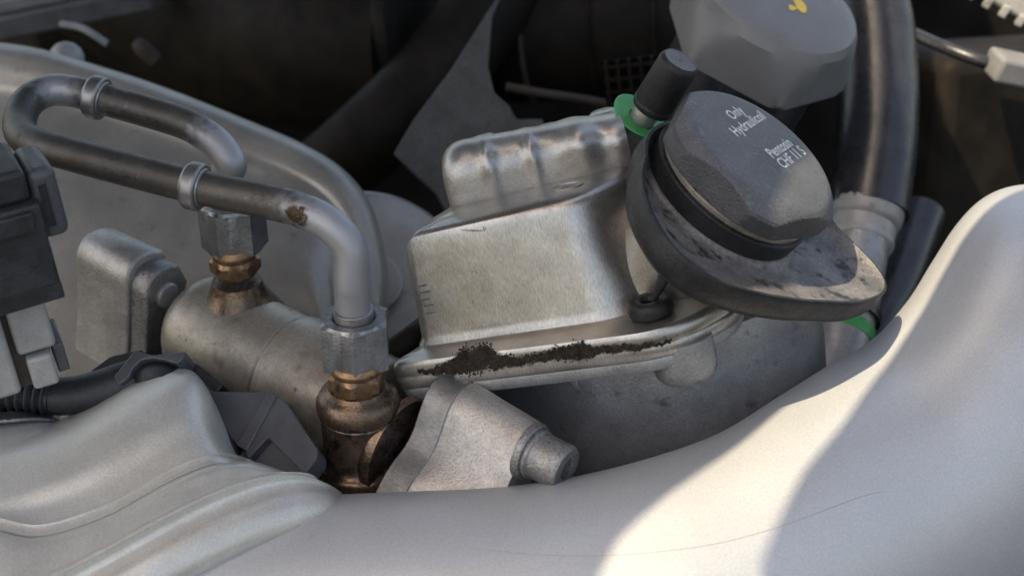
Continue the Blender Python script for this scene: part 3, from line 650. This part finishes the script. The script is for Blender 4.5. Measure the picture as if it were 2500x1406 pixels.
# lettering
def lettering(txt, u, v, size, parent, skew):
    cu = bpy.data.curves.new('text', 'FONT'); cu.body = txt; cu.align_x = 'CENTER'; cu.size = 1; cu.resolution_u = 4; cu.space_character = 1.04; cu.offset = .014
    to = bpy.data.objects.new('text_tmp', cu); COL.objects.link(to)
    dg = bpy.context.evaluated_depsgraph_get(); me0 = to.evaluated_get(dg).to_mesh()
    bm = bmesh.new(); bm.from_mesh(me0)
    for it in range(2): bmesh.ops.subdivide_edges(bm, edges=[e for e in bm.edges if e.calc_length() > .25], cuts=1)
    bmesh.ops.triangulate(bm, faces=bm.faces)
    bm.verts.index_update()
    vs = []
    for w in bm.verts:
        x = w.co.x * size * .90; y = w.co.y * size
        uu = u - y + skew * x; vv = v + x + skew * y
        vs.append(Vector((uu, vv, dome(math.hypot(uu, vv)) + .012)))
    fs = [tuple(w.index for w in f.verts) for f in bm.faces]; bm.free()
    bpy.data.objects.remove(to)
    o = obj('lettering', vs, fs, 'white', parent, FC, flip='cam')
    o['label'] = 'white printed line reading ' + txt
    return o
def uv(px, py):
    q = FCi @ onplane(px, py, FC.translation + CC * .1, CC); return q.x, q.y
for txt, p, q in (('Only', (1787, 292), (1832, 264)), ('Hydraulicoil', (1797, 333), (1884, 276)), ('Pentosin', (1886, 385), (1947, 344)), ('CHF 11 S', (1920, 405), (1973, 368))):
    a = Vector(uv(*p)); b = Vector(uv(*q)); c = (a + b) / 2; skew = (b - a).x / (b - a).y
    lettering(txt, c.x, c.y - .20, .51, rt, skew)

# rubber drip tray around the neck
rt = root('drip_tray', 'black rubber drip tray with wide spout under the screw cap', 'drip tray', FC @ Vector((0, 0, -3.3)))
ZR = -1.45
rimpx = [(1577, 379), (1568, 410), (1577, 479), (1607, 548), (1649, 610), (1729, 673), (1829, 710), (1928, 730), (2028, 738), (2127, 731), (2168, 703), (2154, 663), (2112, 618), (2040, 550)]
pol = []
for px, py in rimpx:
    q = FCi @ onplane(px, py, FC @ Vector((0, 0, ZR)), CC); pol.append((math.atan2(q.y, q.x), math.hypot(q.x, q.y)))
pol += [(math.radians(a), r) for a, r in ((85, 4.3), (108, 3.7), (130, 3.1), (152, 2.75))]
pol.sort()
NA = 128
def rimr(a):
    n = len(pol)
    for i in range(n):
        a0, r0 = pol[i]; a1, r1 = pol[(i + 1) % n]
        if i == n - 1: a1 += 2 * math.pi
        aa = a if a >= a0 else a + 2 * math.pi
        if a0 <= aa <= a1:
            t = (aa - a0) / max(1e-6, a1 - a0); rm = pol[i - 1][1]; rp = pol[(i + 2) % n][1]
            return cr(rm, r0, r1, rp, t)
    return 3
RIM = [max(2.62, rimr(-math.pi + 2 * math.pi * (k + .5) / NA)) for k in range(NA)]
for it in range(2): RIM = [(RIM[k - 1] + 2 * RIM[k] + RIM[(k + 1) % NA]) / 4 for k in range(NA)]
NC = 2.38
def trow(f, add, z, wav=0):
    out = []
    for k in range(NA):
        a = -math.pi + 2 * math.pi * (k + .5) / NA; r = NC + (RIM[k] - NC) * f + add
        zz = z + wav * math.sin(3 * a + 1) * .05
        out.append(Vector((r * math.cos(a), r * math.sin(a), zz)))
    return out
rows = [trow(0, -.05, ZR - .17), trow(0, .06, ZR - .15), trow(0, .12, ZR - .23), trow(.01, .11, ZR - .45), trow(.06, .12, ZR - .59), trow(.2, .06, ZR - .61), trow(.45, 0, ZR - .49), trow(.7, 0, ZR - .33), trow(.9, -.03, ZR - .17),
        trow(1, -.12, ZR - .05), trow(1, -.09, ZR)]
obj('dish', *grid([spline([r[j] for r in rows], 34) for j in range(NA)], closed_v=True), 'dish', rt, FC, sharp=60, flip='cam')
rows = [trow(1, -.09, ZR), trow(1, -.015, ZR), trow(1, 0, ZR - .02), trow(1, .02, ZR - .2), trow(1, .045, ZR - .42), trow(1, .04, ZR - .66), trow(1, -.03, ZR - .86), trow(.93, -.04, ZR - 1.04), trow(.78, 0, ZR - 1.24), trow(.5, 0, ZR - 1.5), trow(.1, 0, ZR - 1.7), trow(0, -.05, ZR - 1.75)]
obj('outer_wall', *grid(rows, closed_u=True), 'rubber', rt, FC, sharp=40)
obj('collar', *lathe(fillet([(2.40, ZR - .5), (2.56, ZR - .45), (2.60, ZR + .02, .05), (2.62, ZR + .14, .05), (2.50, ZR + .2), (2.40, ZR + .2)]), 72), 'rubber', rt, FC)
obj('filler_neck', *lathe([(2.2, -5.4), (2.2, -3.9), (2.25, -3.0), (2.3, -1.7)], 48), 'lid', rt, FC)
# grommet and strap
gq = onh(1592, 768, .02); fg = FB.copy(); fg.translation = FB @ Vector((gq.x, .27, gq.y))
rt = root('rubber_grommet', 'small black rubber grommet with strap on the flange below the tray', 'grommet', P(1592, 775, 42.3))
rows = []
for k in range(48):
    a = 2 * math.pi * k / 48
    rows.append([Vector(((.44 + .23 * math.copysign(abs(math.cos(b)) ** .7, math.cos(b))) * math.cos(a), .26 * math.copysign(abs(math.sin(b)) ** .7, math.sin(b)), (.44 + .23 * math.copysign(abs(math.cos(b)) ** .7, math.cos(b))) * math.sin(a))) for b in [2 * math.pi * j / 16 for j in range(16)]])
obj('ring', *grid(rows, closed_u=True, closed_v=True), 'rubber', rt, fg)
obj('strap', *tube(spline([fg @ Vector((.1, .12, 0)), fg @ Vector((.35, .5, .05)), fg @ Vector((.65, .95, .1)), fg @ Vector((.95, 1.4, .1))], 10), [.05, .07, .1, .14, .16, .18, .18, .18, .18, .18], 10), 'rubber', rt)
obj('plug', *lathe([(.28, -.25), (.28, .1), (.02, .12)], 24), 'wall', rt, frame(fg.translation, BY))
# breather with green seal
VD = 44.3
FV = frame(P(1562, 297, VD), CC, MM)
rt = root('breather', 'small black breather cap on a metal neck with bright green seal', 'breather', P(1540, 350, VD))
obj('neck', *lathe(fillet([(1.0, -3.0), (.98, -1.3, .2), (.86, -1.05, .1), (.68, -.95, .05), (.68, -.02, .04), (.5, 0), (.42, .02), (.42, .9), (.1, .9)]), 48), 'lug', rt, FV)
rows = []
for r, dz in ((.45, .10), (.8, .12), (.98, .17), (1.02, .13), (.98, .08), (.7, .03), (.45, .02)):
    rows.append([Vector((r * math.cos(2 * math.pi * k / 56), r * math.sin(2 * math.pi * k / 56), dz + .07 * (r / 1.0) ** 2 * math.cos(4 * math.pi * k / 56 + 1.0))) for k in range(56)])
obj('green_seal', *grid(rows, closed_u=True, closed_v=True), 'green', rt, FV)
fv2 = frame(P(1591, 262, VD - .3), V(.42, .70, .58), MM)
obj('breather_cap', *lathe(fillet([(.3, -.05), (.62, -.05), (.66, .06, .04), (.66, .16), (.63, .2), (.65, .26), (.635, 1.72, .16), (.52, 1.86, .05), (.46, 1.83, .05), (.02, 1.82)], 5), 56), 'rubber', rt, fv2, sharp=45)
kb = bpy.data.objects['breather_cap'].data; kb.materials.append(MT['capface'])
for pg in kb.polygons:
    if pg.normal.z > .7: pg.material_index = 1
obj('dimple', *lathe([(.07, 1.825), (.05, 1.835), (.02, 1.80)], 12), 'mark', rt, fv2)

# ================================================================== silver pipe in the foreground
rt = root('intake_pipe', 'large silver painted pipe sweeping across the foreground with a sunlit strip', 'pipe', P(1500, 1700, 38))
ED = [(-250, 1290, 41.2), (300, 1235, 41.2), (700, 1212, 41.2), (1000, 1199, 40.8), (1200, 1190, 40.7), (1400, 1163, 40.9), (1600, 1113, 41.4), (1760, 1054, 42.2), (1900, 968, 43.2), (2020, 893, 44.2), (2130, 828, 44.9), (2215, 735, 45.3), (2275, 640, 45.6), (2335, 548, 46), (2400, 484, 46.5), (2480, 453, 47.2), (2600, 448, 48)]
NI = [(.0, 1), (.0, 1), (.0, 1), (.03, 1), (.07, 1), (.14, .99), (.24, .97), (.34, .94), (.46, .89), (.55, .84), (.64, .77), (.72, .69), (.78, .62), (.82, .57), (.82, .57), (.80, .6), (.76, .65)]
RP = 4.9
rows = []
for ph in range(-60, 155, 10):
    a = math.radians(ph); row = []
    for (x, y, d0), n in zip(ED, NI):
        nn = Vector(n).normalized(); k = d0 / FPX; off = RP * (1 - math.cos(a)) / k
        row.append(P(x + nn.x * off, y + nn.y * off, d0 - RP * math.sin(a) * .95))
    rows.append(row)
obj('pipe_wall', *sheet(rows, 150, 70), 'pipe', rt, flip='cam', solid=.35)
# faint moulding seam
seam = [(1150, 1338), (1300, 1352), (1450, 1356), (1600, 1347), (1750, 1326), (1880, 1292), (2000, 1250), (2090, 1216), (2150, 1200)]

from mathutils.bvhtree import BVHTree
pv, pf = sheet(rows, 150, 70); bvh = BVHTree.FromPolygons([tuple(v) for v in pv], pf)
sp = []
for q in spline([Vector((a, b, 0)) for a, b in seam], 60):
    h = bvh.ray_cast(CAM, ray(q.x, q.y).normalized())
    if h[0] is not None: sp.append(h[0] + (CAM - h[0]).normalized() * .004)
obj('mould_seam', *tube(sp, .006, 6), 'seam', rt)

# coupling and duct at the lower left
rt = root('intake_duct', 'silver cast duct elbow with rounded top at the lower left', 'duct', P(200, 1450, 40))
rows = [[P(-260, 1010, 45.5), P(-60, 1010, 45), P(150, 1000, 45), P(330, 925, 45.2), P(425, 895, 45.2), P(500, 925, 45.4), P(570, 1040, 45.6), P(640, 1180, 45.6)],
        [P(-260, 1090, 41.8), P(-60, 1085, 41.8), P(160, 1024, 42.6), P(328, 932, 43), P(425, 897, 43), P(490, 925, 43), P(556, 1035, 43.2), P(622, 1165, 43.8)],
        [P(-260, 1130, 39.8), P(-60, 1130, 39.9), P(165, 1065, 40.6), P(325, 975, 41.1), P(422, 935, 41.3), P(488, 948, 41.6), P(552, 1045, 42.0), P(624, 1165, 43.0)],
        [P(-260, 1200, 38.4), P(-60, 1200, 38.5), P(150, 1150, 39.0), P(300, 1075, 39.6), P(412, 1022, 40.0), P(486, 1018, 40.4), P(548, 1075, 41.0), P(620, 1160, 42.2)],
        [P(-260, 1275, 37.9), P(-60, 1255, 38.0), P(105, 1240, 38.35), P(268, 1182, 38.85), P(398, 1112, 39.3), P(486, 1080, 39.6), P(548, 1100, 40.2), P(616, 1152, 41.2)],
        [P(-260, 1322, 37.55), P(-60, 1276, 37.7), P(92, 1296, 37.8), P(253, 1249, 38.3), P(398, 1170, 38.85), P(493, 1128, 39.15), P(553, 1124, 39.6), P(612, 1146, 40.6)],
        [P(-260, 1338, 37.45), P(-60, 1290, 37.6), P(93, 1312, 37.7), P(256, 1264, 38.2), P(402, 1184, 38.75), P(496, 1142, 39.05), P(556, 1134, 39.6), P(614, 1150, 40.6)],
        [P(-260, 1366, 38.8), P(-60, 1318, 38.8), P(100, 1340, 39), P(262, 1292, 39.4), P(410, 1212, 39.9), P(504, 1168, 40.2), P(562, 1154, 40.6), P(620, 1160, 41.2)]]
obj('elbow', *sheet(rows, 90, 80), 'duct', rt, flip='cam', solid=.35)
rt = root('pipe_coupling', 'silver coupling with two raised beads where duct meets pipe', 'coupling', P(450, 1500, 38))
# each row runs along the bead from lower left to upper right; rows go from the overlapping lip to the pipe
LIP = [(-250, 1342, 37.0), (-60, 1294, 37.2), (92, 1317, 37.25), (256, 1269, 37.75), (402, 1190, 38.3), (496, 1147, 38.65), (560, 1134, 39.05), (640, 1136, 39.7), (806, 1192, 41.6)]
CRE = [(-250, 1568, 34.9), (-40, 1478, 35.5), (180, 1378, 36.35), (370, 1276, 37.15), (520, 1203, 37.9), (640, 1163, 38.6), (735, 1158, 39.4), (800, 1180, 40.2), (832, 1200, 41.4)]
SC = (1, 1, 1, 1, 1, .95, .75, .45, .12)
def lrow(dx, dy, dd): return [P(x + dx * s, y + dy * s, d + dd) for (x, y, d), s in zip(LIP, SC)]
def mrow(f, dd): return [P(a[0] + (b[0] - a[0]) * f, a[1] + (b[1] - a[1]) * f, a[2] + (b[2] - a[2]) * f + dd * s) for a, b, s in zip(LIP, CRE, SC)]
def crow2(dx, dy, dd): return [P(x + dx * s, y + dy * s, d + dd * min(1, s * 1.5)) for (x, y, d), s in zip(CRE, SC)]
rows = [lrow(-6, -16, 1.9), lrow(-3, -7, .45), lrow(-1, -3, .16), lrow(1, 2, .02), lrow(4, 8, -.06), mrow(.22, .02), mrow(.5, .08), mrow(.78, .12), mrow(.9, .12), mrow(.95, .04), mrow(.985, -.08), crow2(2, 3, -.11), crow2(6, 10, -.04), crow2(12, 20, .04), crow2(19, 32, .04), crow2(24, 41, -.06), crow2(31, 52, -.22), crow2(40, 66, -.33), crow2(56, 90, -.38), crow2(86, 134, -.25), crow2(98, 152, .9)]
rr = [spline(r, 90) for r in rows]
fine = [[rr[i][j] * (1 - t) + rr[i + 1][j] * t for j in range(90)] for i in range(len(rr) - 1) for t in (0, .34, .67)] + [rr[-1]]
for it in range(1): fine = [fine[0]] + [[(fine[i - 1][j] + 2 * fine[i][j] + fine[i + 1][j]) / 4 for j in range(90)] for i in range(1, len(fine) - 1)] + [fine[-1]]
obj('bead_shell', *grid(fine), 'duct', rt, flip='cam', solid=.25)

# hose end, clamp and corrugated conduit at the left edge
rt = root('hose_clamp', 'slotted steel hose clamp band on hose end at the left edge', 'hose clamp', P(40, 1060, 41))
rows = [[P(-150, 1000, 43.6), P(0, 985, 43.4), P(70, 988, 43.3), P(130, 1004, 43.5), P(170, 1022, 44)],
        [P(-150, 1030, 42.4), P(0, 1018, 42.2), P(70, 1014, 42.4), P(125, 1018, 42.8), P(165, 1026, 43.4)],
        [P(-150, 1036, 42.1), P(0, 1024, 41.9), P(70, 1019, 42.1), P(125, 1021, 42.6), P(165, 1027, 43.3)]]
obj('band', *sheet(rows, 30, 14), 'bolt', rt, flip='cam', solid=.12)
for k, (px, py) in enumerate([(-18, 1004), (10, 1003), (36, 1001), (62, 1000), (88, 1002)]):
    fs_ = frame(P(px, py, 42.72), V(-.05, .62, .78), V(.8, -.5, 0)); obj('slot', *boxv(-.13, .13, -.055, .055, -.1, .05), 'wall', rt, fs_)
o = obj('hose_end', *sheet([[P(-200, 1000, 44), P(0, 1005, 43.8), P(90, 1006, 43.8), P(180, 1030, 44.2)], [P(-200, 1046, 42.2), P(0, 1036, 42.2), P(90, 1026, 42.5), P(180, 1030, 43.5)], [P(-200, 1100, 40.8), P(0, 1080, 41.2), P(90, 1055, 41.8), P(170, 1045, 43.0)], [P(-200, 1180, 40), P(0, 1140, 40.6), P(90, 1105, 41.5), P(170, 1080, 42.6)]], 24, 20), 'duct', None, flip='cam', solid=.25); tag(o, 'grey hose end under the slotted clamp', 'hose')
path = spline([P(-140, 950, 43.2), P(-20, 958, 43), P(60, 965, 42.9), P(128, 972, 42.9)], 110)
rad = [.50 + .07 * math.cos(2 * math.pi * i / 10.0) for i in range(110)]
o = obj('corrugated_conduit', *tube(path, rad, 28), 'connector'); tag(o, 'black corrugated cable conduit at the left edge', 'conduit')
rt = root('cable_holder', 'slate grey plastic cable holder arm over the silver duct', 'cable holder', P(450, 1000, 42))
obj('sleeve', *tube(spline([P(110, 968, 42.9), P(180, 965, 43), P(260, 950, 43.2), P(330, 930, 43.4)], 14), [.50, .56, .58, .58, .58, .58, .6, .62, .64, .66, .68, .7, .7, .7], 24), 'blackplastic', rt)
fk = frame(P(300, 905, 43.2), V(-.1, .3, .9), R_)
obj('block', *prism(rpoly([onfr(*p, fk) for p in [(215, 905), (265, 868), (345, 850), (350, 905), (290, 985), (215, 975)]], .12, 3), -2.2, -.1), 'blackplastic', rt, fk, bevel=.06)
fk2 = frame(P(370, 885, 42.6), V(-.15, .45, .85), R_)
obj('arch', *prism([onfr(*p, fk2) for p in [(278, 918), (330, 853), (352, 862), (372, 866), (452, 857), (449, 873), (432, 888), (400, 878), (372, 874), (345, 878), (322, 900), (316, 918), (290, 938)]], -.9, 0), 'bracket', rt, fk2, bevel=.04)
obj('back_web', *prism([onfr(*p, fk2) for p in [(325, 850), (400, 848), (455, 855), (520, 905), (500, 930), (440, 905), (330, 900)]], -2.2, -.95), 'blackplastic', rt, fk2, bevel=.05)
rows = [[P(300, 925, 43.6), P(340, 884, 43.3), P(395, 878, 43.1), P(450, 905, 42.9), P(500, 960, 42.6), P(540, 1010, 42.4), P(600, 1090, 42.2)],
        [P(310, 950, 43.0), P(345, 905, 42.6), P(392, 895, 42.4), P(440, 920, 42.2), P(488, 975, 42.0), P(528, 1030, 41.8), P(590, 1105, 41.6)],
        [P(320, 990, 42.8), P(350, 935, 42.3), P(390, 918, 42.0), P(432, 940, 41.9), P(478, 1000, 41.7), P(515, 1050, 41.5), P(580, 1120, 41.3)]]
obj('curved_strap', *sheet(rows, 40, 14), 'blackplastic', rt, flip='cam', solid=.2)
fk3 = frame(P(620, 1030, 41.9), V(-.22, .50, .84), R_)
obj('arm_plate', *prism(rpoly([onfr(*p, fk3) for p in [(480, 918), (520, 955), (662, 958), (585, 1092), (540, 1040), (500, 985)]], .06, 2), -.5, 0), 'bracket', rt, fk3, bevel=.04)
obj('arm_rib', *prism([onfr(*p, fk3) for p in [(660, 957), (680, 970), (606, 1104), (580, 1088)]], -.3, .13), 'bracket', rt, fk3, bevel=.04)
obj('end_plate', *prism(rpoly([onfr(*p, fk3) for p in [(676, 968), (700, 985), (777, 1098), (776, 1118), (748, 1156), (738, 1152), (656, 1068), (608, 1122), (600, 1104)]], .05, 2), -.75, .06), 'bracket', rt, fk3, bevel=.05)
obj('recess', *prism([onfr(*p, fk3) for p in [(658, 1066), (742, 1154), (690, 1150), (604, 1118)]], -.75, -.28), 'bracket', rt, fk3)

# ================================================================== connector and actuator at the left edge
KX = V(.88, .30, -.37); KY = V(0, .88, .48)
FK = axes(P(150, 692, 38.6), KX, KY)
rt = root('electrical_connector', 'dusty black electrical connector block at the left edge', 'connector', P(60, 720, 39))
cb = obj('housing', *boxv(-4, 0, 0, 2.45, -2.6, 0), 'connector', rt, FK, bevel=.1, bseg=3)
obj('upper_step', *boxv(-4, -.12, 2.45, 3.35, -2.6, -.28), 'connector', rt, FK, bevel=.16, bseg=3)
obj('lower_skirt', *boxv(-4, .02, -.5, -.003, -2.7, -.1), 'blackplastic', rt, FK, bevel=.05)
obj('side_rim', *boxv(-.10, .66, 1.12, 3.15, -2.5, -.45), 'bracket', rt, FK, bevel=.25, bseg=4)
for (x0, x1, y0, y1) in ((-1.9, -.35, .62, .68), (-1.9, -.35, 1.12, 1.18), (-1.9, -1.84, .68, 1.12), (-.41, -.35, .68, 1.12)):
    obj('emboss_line', *boxv(x0, x1, y0, y1, -.02, .025), 'connector', cb, FK, bevel=.012)
lt = obj('latch', *boxv(-2.6, -.75, 3.35, 3.72, -1.9, -.5), 'blackplastic', rt, FK, bevel=.08, bseg=3)
for k in range(3): obj('latch_tooth', *boxv(-1.95 + k * .36, -1.75 + k * .36, 3.42, 3.80, -.52, -.28), 'connector', lt, FK, bevel=.05)
o = obj('connector_lid', *boxv(-4, -1.15, 3.73, 4.15, -2.8, -1.2), 'strut', rt, FK, bevel=.1)
obj('parting_line', *boxv(-4, .004, 1.62, 1.665, -.03, .012), 'blackplastic', cb, FK)
obj('front_step', *boxv(-4, -.25, 1.75, 2.3, -.02, .11), 'connector', rt, FK, bevel=.08, bseg=3)
obj('rim_slot', *boxv(.12, .34, 1.5, 2.75, -.47, -.43), 'blackplastic', rt, FK)
FA = axes(P(138, 838, 40.2), V(.90, .28, -.33), V(0, .88, .48))
rt = root('actuator', 'light grey moulded actuator body below the black connector', 'actuator', P(60, 920, 40))
obj('column', *boxv(-4.5, -1.25, -1.2, 2.4, -2.4, .12), 'pale', rt, FA, bevel=.15, bseg=3)
obj('upper_block', *boxv(-1.08, 0, -.1, 2.4, -2.4, 0), 'pale', rt, FA, bevel=.14, bseg=3)
obj('lower_block', *boxv(-.92, -.20, -1.25, -.22, -2.4, .1), 'pale', rt, FA, bevel=.12, bseg=3)
obj('groove_web', *boxv(-1.3, -.9, -1.2, 2.4, -2.0, -.25), 'tan', rt, FA)
obj('side_tab', *boxv(-.14, .18, -1.1, -.15, -1.8, -.25), 'bracket', rt, FA, bevel=.05)
